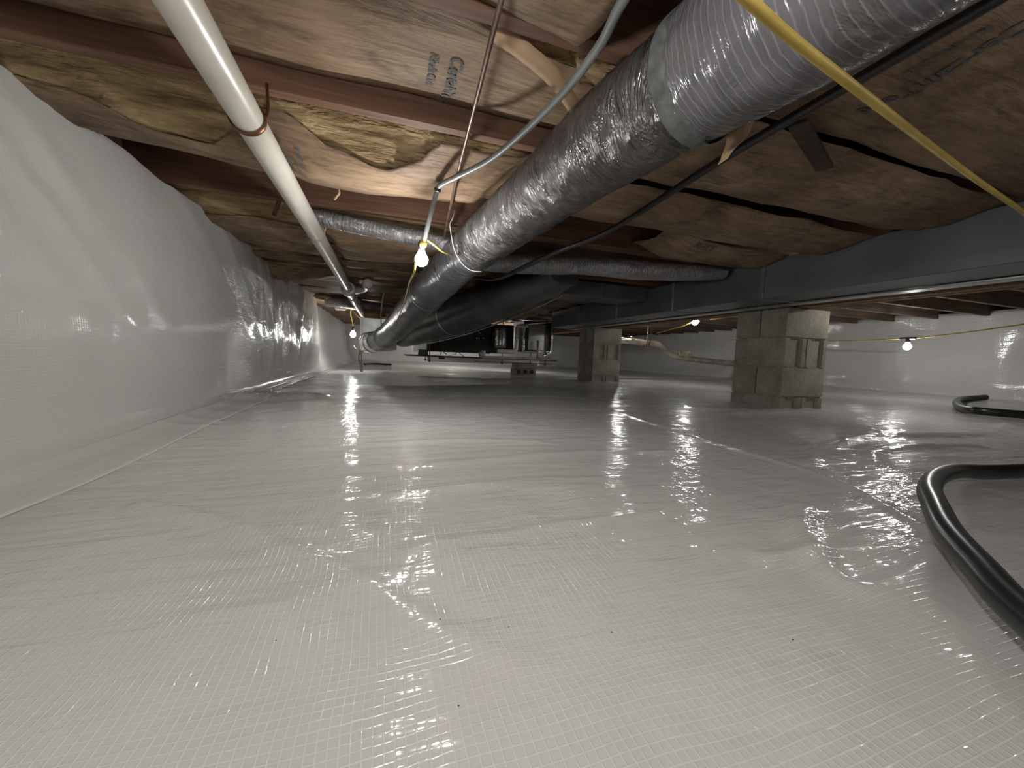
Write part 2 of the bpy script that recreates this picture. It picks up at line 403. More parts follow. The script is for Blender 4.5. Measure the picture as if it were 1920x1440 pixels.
fl = gridmesh('floor', xs, ys, lambda u, v: (u, v, fh(u, v)), M['liner']); tag(fl, 'glossy white reinforced plastic liner covering the crawl space ground', 'floor', kind='structure')

# dirt flecks on the sheet
bm = bmesh.new()
for (fx, fy) in [(.062,.297),(.06,.40),(.235,.34),(.13,.375),(-.10,.42),(-.03,.62),(.42,.28),(-.45,1.35),(-.5,1.6),(-.25,.95),(.30,.55),(-.62,1.2)]:
    r = .0010 * random.uniform(.6, 1.3); T = Matrix.Translation((fx, fy, fh(fx, fy) + .001)) @ Matrix.Diagonal((random.uniform(.7, 2), 1, .5, 1))
    bmesh.ops.create_icosphere(bm, subdivisions=1, radius=r, matrix=T)
tag(from_bm('dirt_flecks', bm, M['dirt']), 'scattered tiny dark dirt flecks on the white floor liner', 'dirt', kind='stuff')

# ------------------------------------------------------------------ left wall liner
WPROF = [(-.60, .0), (-.66, .002), (-.72, .010), (-.765, .035), (-.785, .09), (-.795, .2), (-.81, .4), (-.83, .65), (-.85, .85), (-.862, .93), (-.868, .955)]
wp = spline(WPROF, 8)
wl = [0]
for a, b in zip(wp, wp[1:]): wl.append(wl[-1] + math.hypot(b[0]-a[0], b[1]-a[1]))
def wtop(y): return pw(y, [(-1.7, .90), (1.0, .905), (1.30, .918), (1.5, .925), (1.70, .918), (1.87, .905), (2.1, .910), (2.5, .917), (3.3, .905), (5.3, .912), (6, .91), (10.3, .91)]) + .010 * nz(y*4.5, 3) + .006 * nz(y*14, 8)
WFOLD = [  # folds hanging in the wall sheet: (y at top, y at bottom, amp, width)
    (.80, 1.75, .006, .06), (.98, 1.95, .008, .05), (1.14, 2.2, .005, .06), (1.95, 3.1, .005, .08), (2.3, 3.3, .005, .06),
    (3.05, 3.05, .010, .025), (3.35, 3.15, .014, .05), (3.7, 3.35, .018, .06), (4.05, 3.5, .020, .06), (4.5, 3.9, .022, .06), (4.95, 4.2, .02, .05)]
def wallpt(y, s):
    i = min(int(s), len(wp)-2); t = s - i; x = lerp(wp[i][0], wp[i+1][0], t); z = lerp(wp[i][1], wp[i+1][1], t)
    z = z * wtop(y) / .955; k = sstep(.02, .35, z); up = z / .95
    x += up * pw(y, [(1.4, 0), (1.75, .028), (2.5, .062), (3.3, .02), (4, 0)])
    x += k * (.022 * nz(y*.9, z*1.1, 2) + .001 * nz(y*3, z*2.2, 7))
    for yt, yb, A, Wd in WFOLD:
        d = (y - lerp(yb, yt, up)) / Wd
        if abs(d) < 3: x += A * math.exp(-d*d) * sstep(.03, .4, z) * (.4 + .6*up)
    g1 = S1(2.6, 3.1, y) * (1 - S1(4.6, 5.1, y)); g2 = S1(.7, 1.0, y) * (1 - S1(1.35, 1.7, y)) * S1(.35, .55, z)
    if g1 > 0: x += k * g1 * (.010 * nz(y*3.2 + z*1.5, z*4.5 - y, 61) + .010 * (1 - abs(nz(y*2.6 - z*2.2, z*2.4 + y*.8, 67)))**6 + .004 * nz(y*9, z*10, 63))
    if g2 > 0: x += g2 * (.004 * nz(y*6 + z*3, z*6 - y*2, 71) + .0022 * nz(y*16, z*17, 73))
    # the sheet stands off round a pilaster near y = 5 and falls back beyond it
    x += .04 * sstep(3.6, 4.7, y) * k - .12 * sstep(5.15, 5.55, y) * k
    lo = 1 - sstep(.0, .05, z)
    if s < 18:
        edge = sstep(2.6, 3.2, y)
        x -= lo * edge * .10
        z += lo * (fh(x, y) + .0025)
    x += lo * .05 * nz(y*1.3, 40) * (1 if s < 8 else .3)
    return (x, y, z)
wys = []; y = YR
while y < YB: wys.append(y); y += .014 * max(1, abs(y)/1.2) if y > .3 else .04
wss = [k * .5 for k in range(2 * (len(wp) - 1) + 1)]
wall = gridmesh('wall_left', wys, wss, wallpt, M['liner_wall'], uvfn=lambda y, s: (y, lerp(wl[min(int(s), len(wl)-2)], wl[min(int(s), len(wl)-2)+1], s - min(int(s), len(wl)-2))), flip=True)
solid(wall, .003); tag(wall, 'white plastic liner hung over the left foundation wall in folds', 'wall', kind='structure')
tube('seam_glint', [(wallpt(yy, 0)[0]+.001, yy, fh(wallpt(yy, 0)[0], yy)+.0025) for yy in [.2 + .05*k for k in range(50)]], M['edge_glint'], wall, r=.0028, seg=6, n=2)  # pale glossy line added to stand for the highlight along the lap edge
# rim behind the liner
trim = box('trim_1', -1.02, -.93, YR, YB, .905, .9235, M['girder']); tag(trim, 'wooden sill plate behind the top of the left wall liner', 'sill', kind='structure')
box('rim_board', -1.02, -.985, YR, YB, .9245, 1.158, M['joist'], trim)

# right, back and rear walls
def rw(y, z): return (XR + .05*nz(y*.9, z*1.4, 3) + .02*nz(y*3, z*3, 6) + .05*(1-sstep(0, .2, z)) * -1, y, z * (.95 + .03*nz(y*1.4, 5)) + .03)
ry = [YR + k*(YB-YR)/200 for k in range(201)]; rz = [k/24*1.0 for k in range(25)]
o = gridmesh('wall_right', ry, rz, rw, M['liner_wall']); tag(o, 'white plastic liner covering the far right foundation wall', 'wall', kind='structure'); solid(o, .003)
def bw(x, z): return (x, YB + .05*nz(x*.9, z*1.4, 13) + .02*nz(x*3, z*3, 16), z * .95 + .02)
bxs = [XL-.15 + k*(XR-XL+.3)/150 for k in range(151)]
o = gridmesh('wall_back', bxs, rz, bw, M['liner_wall'], flip=True); tag(o, 'white plastic liner covering the distant back foundation wall', 'wall', kind='structure'); solid(o, .003)
o = gridmesh('wall_rear', bxs, rz, lambda x, z: (x, YR + .03*nz(x, z*2, 23), z*.95 + .01), M['liner_wall']); tag(o, 'white plastic liner on the foundation wall behind the camera', 'wall', kind='structure'); solid(o, .003)

# ------------------------------------------------------------------ ceiling: subfloor and joists
JB, JT, JW, SP, J0 = .925, 1.155, .038, .406, 1.15
ceil = box('ceiling', -1.05, XR+.25, YR-.1, YB+.15, 1.16, 1.18, M['ply']); tag(ceil, 'plywood subfloor on wooden joists over the crawl space', 'ceiling', kind='structure')
def joist(x0, x1, y, seed, mat='joist'):
    nx = 10; verts = []; faces = []
    for i in range(nx+1):
        x = lerp(x0, x1, i/nx); dz = .003*nz(x*.8, seed); dy = .003*nz(x*.7, seed+5)
        for (a, b) in ((0, JB+dz+.003), (.003, JB+dz), (JW-.003, JB+dz), (JW, JB+dz+.003), (JW, JT), (0, JT)): verts.append((x, y+a+dy, b))
    for i in range(nx):
        for k in range(6): faces.append((i*6+k, i*6+(k+1) % 6, (i+1)*6+(k+1) % 6, (i+1)*6+k))
    faces.append(range(6)); faces.append([nx*6+k for k in range(6)][::-1])
    me = bpy.data.meshes.new('joist'); me.from_pydata(verts, [], [list(f) for f in faces])
    bm = bmesh.new(); bm.from_mesh(me); fix(bm); bm.to_mesh(me); bm.free(); me.materials.append(M[mat]); link('joist', me, ceil)
for k in range(-7, 23):
    y = J0 + k*SP
    if y < YB - .1:
        joist(-.98, 2.80, y, k); joist(2.60, XR+.2, y+.042, k+.5, 'joist_dusty')

# ------------------------------------------------------------------ insulation batts
def text_on(name, s, origin, ddir, udir, size, zf, parent, off=.0025):
    cu = bpy.data.curves.new(name, 'FONT'); cu.body = s; cu.size = size; cu.resolution_u = 3; cu.offset = size * .022
    t = bpy.data.objects.new(name, cu); COL.objects.link(t); dg = bpy.context.evaluated_depsgraph_get()
    me = bpy.data.meshes.new_from_object(t.evaluated_get(dg)); bpy.data.objects.remove(t); bpy.data.curves.remove(cu)
    bm = bmesh.new(); bm.from_mesh(me); bmesh.ops.triangulate(bm, faces=bm.faces)
    bmesh.ops.subdivide_edges(bm, edges=[e for e in bm.edges if e.calc_length() > .02], cuts=2)
    for v in bm.verts:
        X = origin[0] + ddir[0]*v.co.x + udir[0]*v.co.y; Y = origin[1] + ddir[1]*v.co.x + udir[1]*v.co.y
        v.co = (X, Y, zf(X, Y) - off)
    bm.to_mesh(me); bm.free(); me.materials.clear(); me.materials.append(M['ink'])
    o = link(name, me, parent); return o
DUCT_C = [(-1.2, .58, .795, .126), (.15, .553, .796, .122), (.40, .54, .799, .118), (.67, .518, .808, .112), (1.15, .47, .813, .112), (1.66, .405, .797, .114), (2.0, .355, .77, .106)]
def clear(x, y, z):
    """the sheets ride over the drain pipe and the big duct"""
    d = abs(x + .325)
    if d < .11 and y < 3.95: z = max(z, .876 - 1.2*max(0, d-.03)**1.5 * 3)
    if y < 2.0:
        xc, zc, r = (pw(y, [(q[0], q[n]) for q in DUCT_C]) for n in (1, 2, 3)); r += .012
        e = abs(x - xc)
        if e < r: z = max(z, zc + math.sqrt(r*r - e*e) + .004)
        elif e < r + .05: z = max(z, zc - (e-r)*3)
    return z
def batt(label, x0, x1, y0, y1, zf, ya=None, yb=None, thick=.12, group=None, step=.025, fib=True, crinkle=1.0, prints=(), tabs=True):
    """zf(x, t): height of the paper face; ya/yb(x): where the paper starts and ends across the bay"""
    ya = ya or (lambda x: y0); yb = yb or (lambda x: y1)
    root = empty('insulation_batt', ((x0+x1)/2, (y0+y1)/2, zf((x0+x1)/2, .5)), label, 'insulation', group)
    def z_at(x, y):
        t = (y - y0) / (y1 - y0)
        return clear(x, y, zf(x, t) + crinkle * (.0055*nz(x*3, y*11, 4) + .0028*nz(x*9, y*34, 9)))
    nx = max(4, int((x1-x0)/step)); ny = 18
    us = [lerp(x0, x1, i/nx) for i in range(nx+1)]; vs = [j/ny for j in range(ny+1)]
    def pt(x, v):
        y = lerp(ya(x), yb(x), v); return (x, y, z_at(x, y))
    p = gridmesh('kraft_facing', us, vs, pt, M['paper'], root, flip=True); solid(p, .0015)
    if fib:
        # fibre body: underside rides on the paper, bulges where the paper is drawn back
        nb = max(4, int((x1-x0)/.035)); mb = 12; V = []; Fc = []
        for i in range(nb+1):
            x = lerp(x0+.01, x1-.01, i/nb)
            for j in range(mb+1):
                y = lerp(y0+.004, y1-.004, j/mb); zz = z_at(x, y) + .005
                g = ya(x) - y
                if g > 0: zz += g*.55 + .008*nz(x*7, y*16, 3) + .002
                if j in (0, mb): zz += .012
                V.append((x, y, min(zz, 1.138)))
            for j in range(mb, -1, -1):
                y = lerp(y0+.004, y1-.004, j/mb); zz = min(1.15, z_at(x, y) + thick - (.02 if j in (0, mb) else 0)); V.append((x, y, max(zz, V[i*2*(mb+1)+j][2]+.008)))
        K = 2*(mb+1)
        for i in range(nb):
            for k in range(K): Fc.append((i*K+k, i*K+(k+1) % K, (i+1)*K+(k+1) % K, (i+1)*K+k))
        Fc.append(list(range(K))); Fc.append([nb*K+k for k in range(K)][::-1])
        b = mk('fiberglass', V, Fc, M['fiber'], root, True)
        bm = bmesh.new(); bm.from_mesh(b.data); fix(bm); bm.to_mesh(b.data); bm.free()
    for (s, org, dd, ud, size) in prints: text_on('printed_lettering', s, org, dd, ud, size, z_at, root)
    return root
def bay(k): return J0 + k*SP + JW, J0 + (k+1)*SP      # clear span between joist k and k+1
S_ = sstep
G_FAR = 'far insulation batts'
# bay -1: flat printed sheet above the white pipe
y0, y1 = bay(-1)
batt('flat brown kraft-faced batt with grey printed lettering, above the white drain pipe', -.93, .62, y0+.004, y1-.004,
     lambda x, t: .985 - .030*math.sin(math.pi*t) + .012*nz(x*2, t*2, 31) - .03*S_(-.1, .5, x)*(1-t), ya=lambda x: y0+.004 + .05*S_(.0, .3, x) + .02*nz(x*4, 2),
     prints=[('CertainTeed', (.128, .925), (0, 1), (1, 0), .043), ('Kraft Cut', (.083, .935), (0, 1), (1, 0), .028)])
# loose flap of paper hanging at its near edge
fy = spline([(.19, .800, .930), (.27, .815, .915), (.345, .845, .905), (.405, .890, .90), (.455, .935, .895)], 8)
fw = [(.030, .02)] * len(fy)
V = []; Fc = []
for i, p in enumerate(fy):
    tn = Vector(fy[min(i+1, len(fy)-1)]) - Vector(fy[max(i-1, 0)]); nrm = Vector((tn.y, -tn.x, 0)).normalized(); wd = .030 + .006*nz(i*.3, 3) - .006*(i/len(fy))
    a = Vector(p) + nrm*wd*.5 + Vector((0, 0, .016)); b = Vector(p) - nrm*wd*.5 - Vector((0, 0, .004)); V += [a, (a+b)/2 + Vector((0, 0, -.005)), b]
for i in range(len(fy)-1): Fc += [(i*3, i*3+1, i*3+4, i*3+3), (i*3+1, i*3+2, i*3+5, i*3+4)]
last_batt = [o for o in COL.objects if o.name.startswith('insulation_batt')][-1]
fo = mk('torn_flap', V, Fc, M['flap'], last_batt, True); solid(fo, .0015)
# bay -2 and the bays behind it, left of the duct
y0, y1 = bay(-2)
batt('crumpled reddish-brown batt sagging below its joist at the top edge, left of the duct', -.93, .36, y0+.004, y1+.035,
     lambda x, t: .955 - .04*math.sin(math.pi*t) - .03*S_(-.1, .3, x) + .012*nz(x*3, t*3, 5), crinkle=2.0)
for k in (-3, -4, -5, -6):
    y0, y1 = bay(k)
    batt('brown kraft-faced batt in the bays behind the camera', -.93, 2.08, y0+.004, y1-.004, lambda x, t: .955 - .02*math.sin(math.pi*t), group='batts behind the camera', step=.1)
# bay 0: sagging batt whose near edge has opened and shows yellow fibre
y0, y1 = bay(0)
near0 = [(-.93, 1.30), (-.76, 1.32), (-.62, 1.385), (-.50, 1.38), (-.40, 1.32), (-.33, 1.235), (-.29, 1.22), (-.16, 1.30), (-.02, 1.34), (.08, 1.29), (.155, 1.20), (.22, 1.205), (.32, 1.215), (.6, 1.21)]
batt('sagging kraft-faced batt beside the lit bulb, its near edge open to yellow fiberglass', -.93, .62, y0+.002, y1+.006,
     lambda x, t: .925 - .066*S_(0, .55, t)*(.72+.28*math.cos((x+.12)*4.2)) + .014*S_(.75, 1, t) + .012*nz(x*2.5, t*2, 41) - .012*S_(-.9, -.2, x),
     ya=lambda x: pw(x, near0), yb=lambda x: y1 + .012 + .006*nz(x*22, 5) + .012*nz(x*5, 9), crinkle=1.7,
     prints=[('CertainTeed', (-.330, 1.30), (.10, .995), (.995, -.10), .040), ('Kraft Cut', (-.268, 1.33), (.10, .995), (.995, -.10), .022)])
b0 = [o for o in COL.objects if o.name.startswith('insulation_batt')][-1]
tube('torn_shred', [(-.175, 1.565, .868), (-.170, 1.567, .85), (-.178, 1.566, .835), (-.186, 1.565, .822)], M['flap'], b0, r=.004, seg=6, n=4)
# bay 1 left: batt pushed up high, joist face left bare
y0, y1 = bay(1)
batt('kraft-faced batt pushed high between bare red-brown joists, left of the duct', -.93, 1.30, y0+.004, y1-.004, lambda x, t: 1.075 + .01*nz(x*2, t), thick=.07)
# bays 2.. left of the duct
y0, y1 = bay(2)
batt('kraft-faced batt with ragged yellow edge under the thin grey branch duct', -.93, .70, y0+.12, y1+.03,
     lambda x, t: .925 - .080*S_(0, .6, t)*(.55+.45*math.sin((x+.95)*2.1)) + .012*nz(x*3, t*2, 51), ya=lambda x: y0 + .20 + .03*nz(x*4, 3), yb=lambda x: y1+.03+.01*nz(x*5, 1), thick=.09, crinkle=1.4)
y0, y1 = bay(3)
batt('low sagging kraft-faced batt just beyond the grey branch duct and above the lit bulb', -.93, .72, y0+.01, y1+.03,
     lambda x, t: .915 - .075*math.sin(math.pi*min(1, t*1.1+.05))*(.5+.5*math.sin((x+.95)*2.0)) + .012*nz(x*3, t*2, 61), ya=lambda x: y0+.05+.03*nz(x*4, 8), crinkle=1.4)
y0, y1 = bay(4)
batt('drooping kraft-faced batt above the pipe coupling, yellow fibre along its near edge', -.93, .72, y0+.01, y1+.03,
     lambda x, t: .918 - .055*math.sin(math.pi*min(1, t*1.1+.05))*(.55+.45*math.cos((x+.5)*3.0)) + .012*nz(x*3, t*2, 71), ya=lambda x: y0+.07+.03*nz(x*5, 8), crinkle=1.4)
y0, y1 = bay(5)
batt('kraft-faced batt with a drooping yellow corner over the wall corner', -.93, .72, y0+.01, y1+.03,
     lambda x, t: .915 - .08*S_(-.2, -.75, x)*S_(0, .7, t) - .03*math.sin(math.pi*t) + .012*nz(x*3, t*2, 81), ya=lambda x: y0+.08, crinkle=1.4)
for k in range(6, 22):
    y0, y1 = bay(k)
    batt('brown kraft-faced batt in the dim distant ceiling bays', -.93, 2.08, y0+.004, y1-.004, (lambda kk: lambda x, t: .92 - .03*math.sin(math.pi*t) + .012*nz(x*2, t*2, kk))(k), group=G_FAR, step=.09)
# right of the duct: sheets that sag under the joists, dark gaps between
y0, y1 = bay(-3)
def rb(a, s, seed, k2=.012): return lambda x, t: a - s*math.sin(math.pi*t) + k2*nz(x*2.2, t*2, seed) + .006*nz(x*6, t*5, seed+3)
y0, y1 = bay(-2)
batt('wide dark brown kraft-faced batt with blurred grey print, behind the yellow cord', .665, 2.10, y0-.02, y1+.028, rb(.908, .02, 91), fib=False, crinkle=1.6, yb=lambda x: y1+.025+.012*nz(x*4, 1),
     prints=[('CertainTeed', (1.03, .40), (0, 1), (1, 0), .052), ('Kraft Cut', (.975, .43), (0, 1), (1, 0), .03)])
y0, y1 = bay(-1)
batt('dark brown kraft-faced batt crossed by a short dark board', .64, 2.10, y0+.012, y1+.025, rb(.912, .032, 101, .018), fib=False, crinkle=2.0, ya=lambda x: y0+.012+.03*abs(nz(x*2.4, 6)), yb=lambda x: y1+.02+.015*nz(x*4, 4))
y0, y1 = bay(0)
batt('smooth tan kraft-faced batt bulging down between the silver duct and the sheet-metal trunk', .64, 2.10, y0+.022, y1+.03, rb(.908, .040, 111, .02), fib=False, crinkle=1.3, ya=lambda x: y0+.022+.02*abs(nz(x*3, 7)), yb=lambda x: y1+.03+.03*nz(x*2.5, 4))
y0, y1 = bay(1)
batt('tan kraft-faced batt stamped R-19 beside the sheet-metal trunk', 1.32, 2.10, y0+.02, y1-.01, lambda x, t: .905 - .028*math.sin(math.pi*t) + .06*S_(1.55, 1.32, x) + .012*nz(x*3, t*2, 121), crinkle=1.3, fib=False,
     prints=[('R-19', (1.50, 1.68), (1, -.06), (-.06, -1), .065)])
for k in (2, 3, 4, 5):
    y0, y1 = bay(k)
    batt('dim kraft-faced batt above the dark wrapped duct and the metal branch', .74, 2.10, y0+.006, y1-.006, (lambda kk: lambda x, t: 1.02 - .01*math.sin(math.pi*t) + .012*nz(x*2, t*2, kk))(k+130), group='batts over the dark duct', step=.06)
# short dark board against the right sheets
o = orient_box('dark_board', (.915, .712, .868), (1.19, .832, .866), .040, .012, M['board'], bev=.002); tag(o, 'short dark board stuck under the brown batt right of the duct', 'board')

# ------------------------------------------------------------------ girder and piers
g = empty('wooden_girder', (2.70, 3.6, .69), 'long built-up wooden girder resting on the concrete block piers', 'girder')
for i in range(3): box('girder_board', 2.618+i*.0395, 2.618+i*.0395+.038, YR+.05, YB-.1, .692 + (.004 if i == 1 else 0), .9195, M['girder'], g, .002)
def block_mesh(recess):
    """a two-core concrete block lying along X, both ends hollowed when recess"""
    L, Wd, Hh = .196, .094, .0955; d = .016
    if recess: pl = [(-L,-Wd),(L,-Wd),(L,-.060),(L-d,-.052),(L-d,.052),(L,.060),(L,Wd),(-L,Wd),(-L,.060),(-L+d,.052),(-L+d,-.052),(-L,-.060)]
    else: pl = [(-L,-Wd),(L,-Wd),(L,Wd),(-L,Wd)]
    bm = bmesh.new(); lo = [bm.verts.new((x, y, -Hh)) for x, y in pl]; hi = [bm.verts.new((x, y, Hh)) for x, y in pl]; n = len(pl)
    bm.faces.new(lo[::-1]); bm.faces.new(hi)
    for i in range(n): bm.faces.new((lo[i], lo[(i+1) % n], hi[(i+1) % n], hi[i]))
    fix(bm); me = bpy.data.meshes.new('concrete_block'); bm.to_mesh(me); bm.free(); me.materials.append(M['block']); return me
BM_R, BM_F = block_mesh(True), block_mesh(False)
def pier(P, label, ztop, flat_top):
    cx, cy = (P[0]+P[1])/2, (P[2]+P[3])/2; root = empty('concrete_pier', (cx, cy, 0), label, 'pier')
    for r in range(4):
        zc = ztop - .0975 - r*.2
        for s in (-1, 1):
            o = bpy.data.objects.new('concrete_block', BM_F if (r == 0 and flat_top) else BM_R); COL.objects.link(o); o.parent = root
            along_x = (r % 2 == 0)
            o.location = (0, s*.1, zc) if along_x else (s*.1, 0, zc)
            o.rotation_euler = (0, 0, (0 if along_x else math.pi/2) + random.uniform(-.006, .006))
        if r < 3: box('mortar_bed', cx-.188, cx+.188, cy-.188, cy+.188, zc-.104, zc-.0955, M['mortar'], root)
    return root
pier(PIER1, 'nearer concrete block pier under the girder, beside the right bulb', .69, True)
pier(PIER2, 'farther concrete block pier under the girder, by the hung air handler', .69, False)

# ------------------------------------------------------------------ sheet-metal trunk
TX0, TX1, TZ0, TZ1 = 2.11, 2.44, .692, .905
tr = empty('trunk_duct', (2.27, 2.5, TZ0), 'long dark grey sheet-metal trunk duct beside the girder', 'duct')
cuts = [-1.5, -.20, 1.767, 2.527, 3.30, 4.07, 4.86]
for a, b in zip(cuts, cuts[1:]): box('duct_section', TX0, TX1, a+.001, b-.001, TZ0, TZ1, M['sheet'], tr, .003)
for c in cuts[1:-1]:
    s = box('seam_cleat', TX0-.009, TX1+.006, c-.012, c+.012, TZ0-.006, TZ1+.004, M['cleat'], tr, .003)
box('bottom_lip', TX1-.075, TX1+.004, -1.5, 4.86, TZ0-.012, TZ0-.003, M['galv'], tr, .002)
for yy, zz in ((1.33, .74), (1.33, .86)): lathe('screw', (TX0-.001, yy, zz), (-1, 0, 0), [(.006, 0), (.005, .002), (.002, .003)], M['steel'], tr, 10)

# ------------------------------------------------------------------ main silver duct
md = empty('insulated_duct', (.5, 1.2, .7), 'big silver-jacketed insulated duct running away under the joists past the lit bulb', 'duct')
def dj(c, s, l): return .0035*nz(c*3, s*3, l*9) + .0022*nz(c*7, s*7, l*34)
def dj2(c, s, l): return .005*nz(c*2, s*2, l*7+50) + .004*nz(c*5, s*5, l*26+9) + .006*S_(.80, 1.1, l)*nz(c*8, s*8, l*3)
tube('near_jacket', [(.58, -1.2, .795, .123), (.567, -.3, .795, .121), (.553, .15, .796, .119), (.540, .40, .799, .116), (.529, .57, .803, .110), (.524, .62, .805, .104)], M['jacket_near'], md, seg=48, n=26, disp=dj)
tube('collar_band', [(.531, .590, .803, .109), (.529, .594, .803, .1125), (.526, .616, .804, .1120), (.525, .620, .804, .107)], M['band'], md, seg=40, n=4)
tube('outer_jacket', [(.524, .615, .806, .100), (.518, .67, .808, .1045), (.498, .85, .812, .108), (.47, 1.15, .813, .106), (.435, 1.45, .806, .105), (.405, 1.66, .797, .108), (.388, 1.77, .790, .113)], M['jacket'], md, seg=48, n=26, disp=dj2)
tube('inner_sleeve', [(.392, 1.72, .79, .100), (.340, 2.1, .762, .108), (.28, 2.55, .712, .116), (.21, 3.05, .645, .120), (.10, 3.8, .53, .118), (-.02, 4.4, .440, .108), (-.115, 4.75, .395, .105)], M['jacket_far'], md, seg=36, n=16, disp=lambda c, s, l: .004*nz(c*2, s*2, l*6))
for c, d, r in (((.260, 2.70, .692), (-.14, 1, -.14), .121), ((-.02, 4.4, .440), (-.2, 1, -.14), .114)): ring('strap_wire', c, d, r, .003, M['steel'], md, wid=.006)
tube('elbow', [(-.105, 4.72, .40, .115), (-.16, 4.86, .385, .12), (-.22, 4.95, .38, .118), (-.255, 4.97, .38, .10), (-.275, 4.97, .38, .06)], M['foil'], md, seg=28, n=6, disp=lambda c, s, l: .012*nz(c*4, s*4, l*20))
ring('elbow_clamp', (-.155, 4.85, .385), (-.5, .85, -.1), .122, .004, M['galv'], md, wid=.009)
# kraft strip hanging off the collar
V = []; Fc = []
st = spline([(.655, .60, .792), (.640, .60, .775), (.628, .598, .745), (.622, .60, .715), (.607, .603, .69), (.592, .60, .668)], 5)
for i, p in enumerate(st):
    t = i/(len(st)-1); wd = .009 + .012*math.sin(math.pi*min(1, t*1.15)); tw = .5 + .8*t; V += [Vector(p)-Vector((math.cos(tw)*wd, -math.sin(tw)*wd, wd*.3)), Vector(p)+Vector((math.cos(tw)*wd, -math.sin(tw)*wd, wd*.3))]
for i in range(len(st)-1): Fc.append((i*2, i*2+1, i*2+3, i*2+2))
o = mk('paper_strip', V, Fc, M['flap'], None, True); solid(o, .001); tag(o, 'torn tan paper strip dangling under the big silver duct', 'paper strip')
# duct hanger of pale wire round the jacket end
# plenum at its far end
pl = empty('plenum_box', (-.10, 5.3, .28), 'galvanised plenum box at the far end of the silver duct', 'plenum')
box('casing', -.28, .12, 5.02, 5.6, .285, .68, M['galv'], pl, .004)
box('side_flange', -.30, -.275, 5.0, 5.03, .28, .685, M['galv'], pl, .002)
tube('collar', [(.04, 5.03, .50, .11), (.04, 4.98, .50, .11)], M['galv'], pl, seg=24, n=1)
for i in range(3): tube('legs' if False else 'floor_tie', [(-.30+.012*i, 5.03, .30), (-.315+.016*i, 5.02, .2), (-.30+.014*i, 5.0, .12), (-.285+.01*i, 4.98, .03)], M['black'], pl, r=.004, seg=6, n=4)
# yellow fibre tuft where the pipe passes
def tuft(name, c, r, label):
    bm = bmesh.new(); bmesh.ops.create_icosphere(bm, subdivisions=3, radius=1)
    for v in bm.verts:
        q = v.co.normalized(); k = 1 + .35*nz(q.x*2+c[0]*9, q.y*2+c[1], q.z*2) + .15*nz(q.x*6, q.y*6, q.z*6+c[1]); v.co = Vector((c[0]+q.x*r[0]*k, c[1]+q.y*r[1]*k, c[2]+q.z*r[2]*k))
    o = from_bm(name, bm, M['fiber'], None, True); tag(o, label, 'insulation tuft'); return o
tuft('fiberglass_tuft', (-.16, 5.05, .725), (.13, .06, .05), 'ragged yellow fiberglass tuft on top of the plenum box')
tuft('fiberglass_tuft', (-.68, 4.75, .86), (.08, .05, .035), 'yellow fiberglass tuft poking out above the wall corner')
tuft('fiberglass_tuft', (.455, .825, .955), (.075, .05, .035), 'yellow fiberglass tuft bulging beside the felt-banded duct collar')
tuft('fiberglass_tuft', (.95, 2.33, .905), (.05, .06, .02), 'pale yellow fiberglass scrap above the dark wrapped duct')

# ------------------------------------------------------------------ dark wrapped duct and its flat branch
dd = empty('dark_wrapped_duct', (.8, 3.6, .55), 'dark green-grey wrapped duct sloping down behind the silver duct', 'duct')
tube('wrap', [(1.17, 2.50, .855, .13, .055), (1.12, 2.70, .832, .16, .085), (1.02, 3.0, .80, .19, .115), (.84, 3.5, .735, .20, .17), (.62, 4.1, .665, .20, .20), (.38, 4.75, .585, .19, .19), (.20, 5.25, .52, .17, .17)], M['darkwrap'], dd, seg=36, n=12, disp=lambda c, s, l: .004*nz(c*2, s*2, l*5))
tube('wrap_edge', [(1.26, 2.72, .765), (1.17, 3.05, .695), (.99, 3.5, .592), (.78, 4.1, .494), (.54, 4.75, .418), (.36, 5.2, .38)], M['foil'], dd, r=.006, seg=6, n=8)
for (px, py, pz) in ((1.125, 2.95, .70), (.985, 3.30, .615), (.83, 3.70, .53), (.74, 3.95, .49)): orient_box('staple_tab', (px, py, pz), (px+.03, py-.01, pz-.035), .012, .004, M['black'], dd)
ring('strap', (.66, 4.0, .677), (-.33, 1, -.12), .205, .003, M['galv'], dd, wid=.018)
fb = empty('branch_duct', (1.7, 2.85, .80), 'flat grey sheet-metal branch duct joining the long trunk', 'duct')
box('casing', 1.24, 2.108, 2.84, 3.14, .800, .915, M['sheet'], fb, .004); box('seam_cleat', 1.66, 1.69, 2.835, 3.145, .795, .919, M['sheet'], fb, .002)

# flexible branches
fd = empty('flexible_duct', (0, 2.0, .86), 'thin grey flexible branch duct left of the lit bulb', 'duct')
tube('jacket', [(-.37, 2.06, .905, .036, .036), (-.20, 2.04, .885, .040, .038), (.0, 2.03, .865, .041, .038), (.18, 2.02, .850, .042, .04), (.33, 1.98, .815, .04, .04)], M['jacket_branch'], fd, seg=24, n=14, disp=lambda c, s, l: .0035*nz(c*3, s*3, l*30))
ring('wire_tie', (-.20, 2.04, .885), (1, 0, -.1), .041, .003, M['steel'], fd)
fd = empty('flexible_duct', (1.4, 2.06, .84), 'silvery flexible branch duct between the big duct and the trunk', 'duct')
tube('jacket', [(.48, 2.12, .80, .05, .05), (.80, 2.12, .82, .058, .055), (1.10, 2.10, .842, .062, .055), (1.5, 2.06, .845, .068, .055), (1.85, 2.03, .865, .062, .050), (2.06, 2.02, .88, .05, .036)], M['jacket_branch'], fd, seg=28, n=16, disp=lambda c, s, l: .005*nz(c*3, s*3, l*16))
ring('wire_tie', (.85, 2.12, .824), (1, 0, .06), .06, .003, M['steel'], fd)
fd = empty('flexible_duct', (-.3, 4.6, .84), 'short grey flexible branch duct near the wall corner', 'duct')
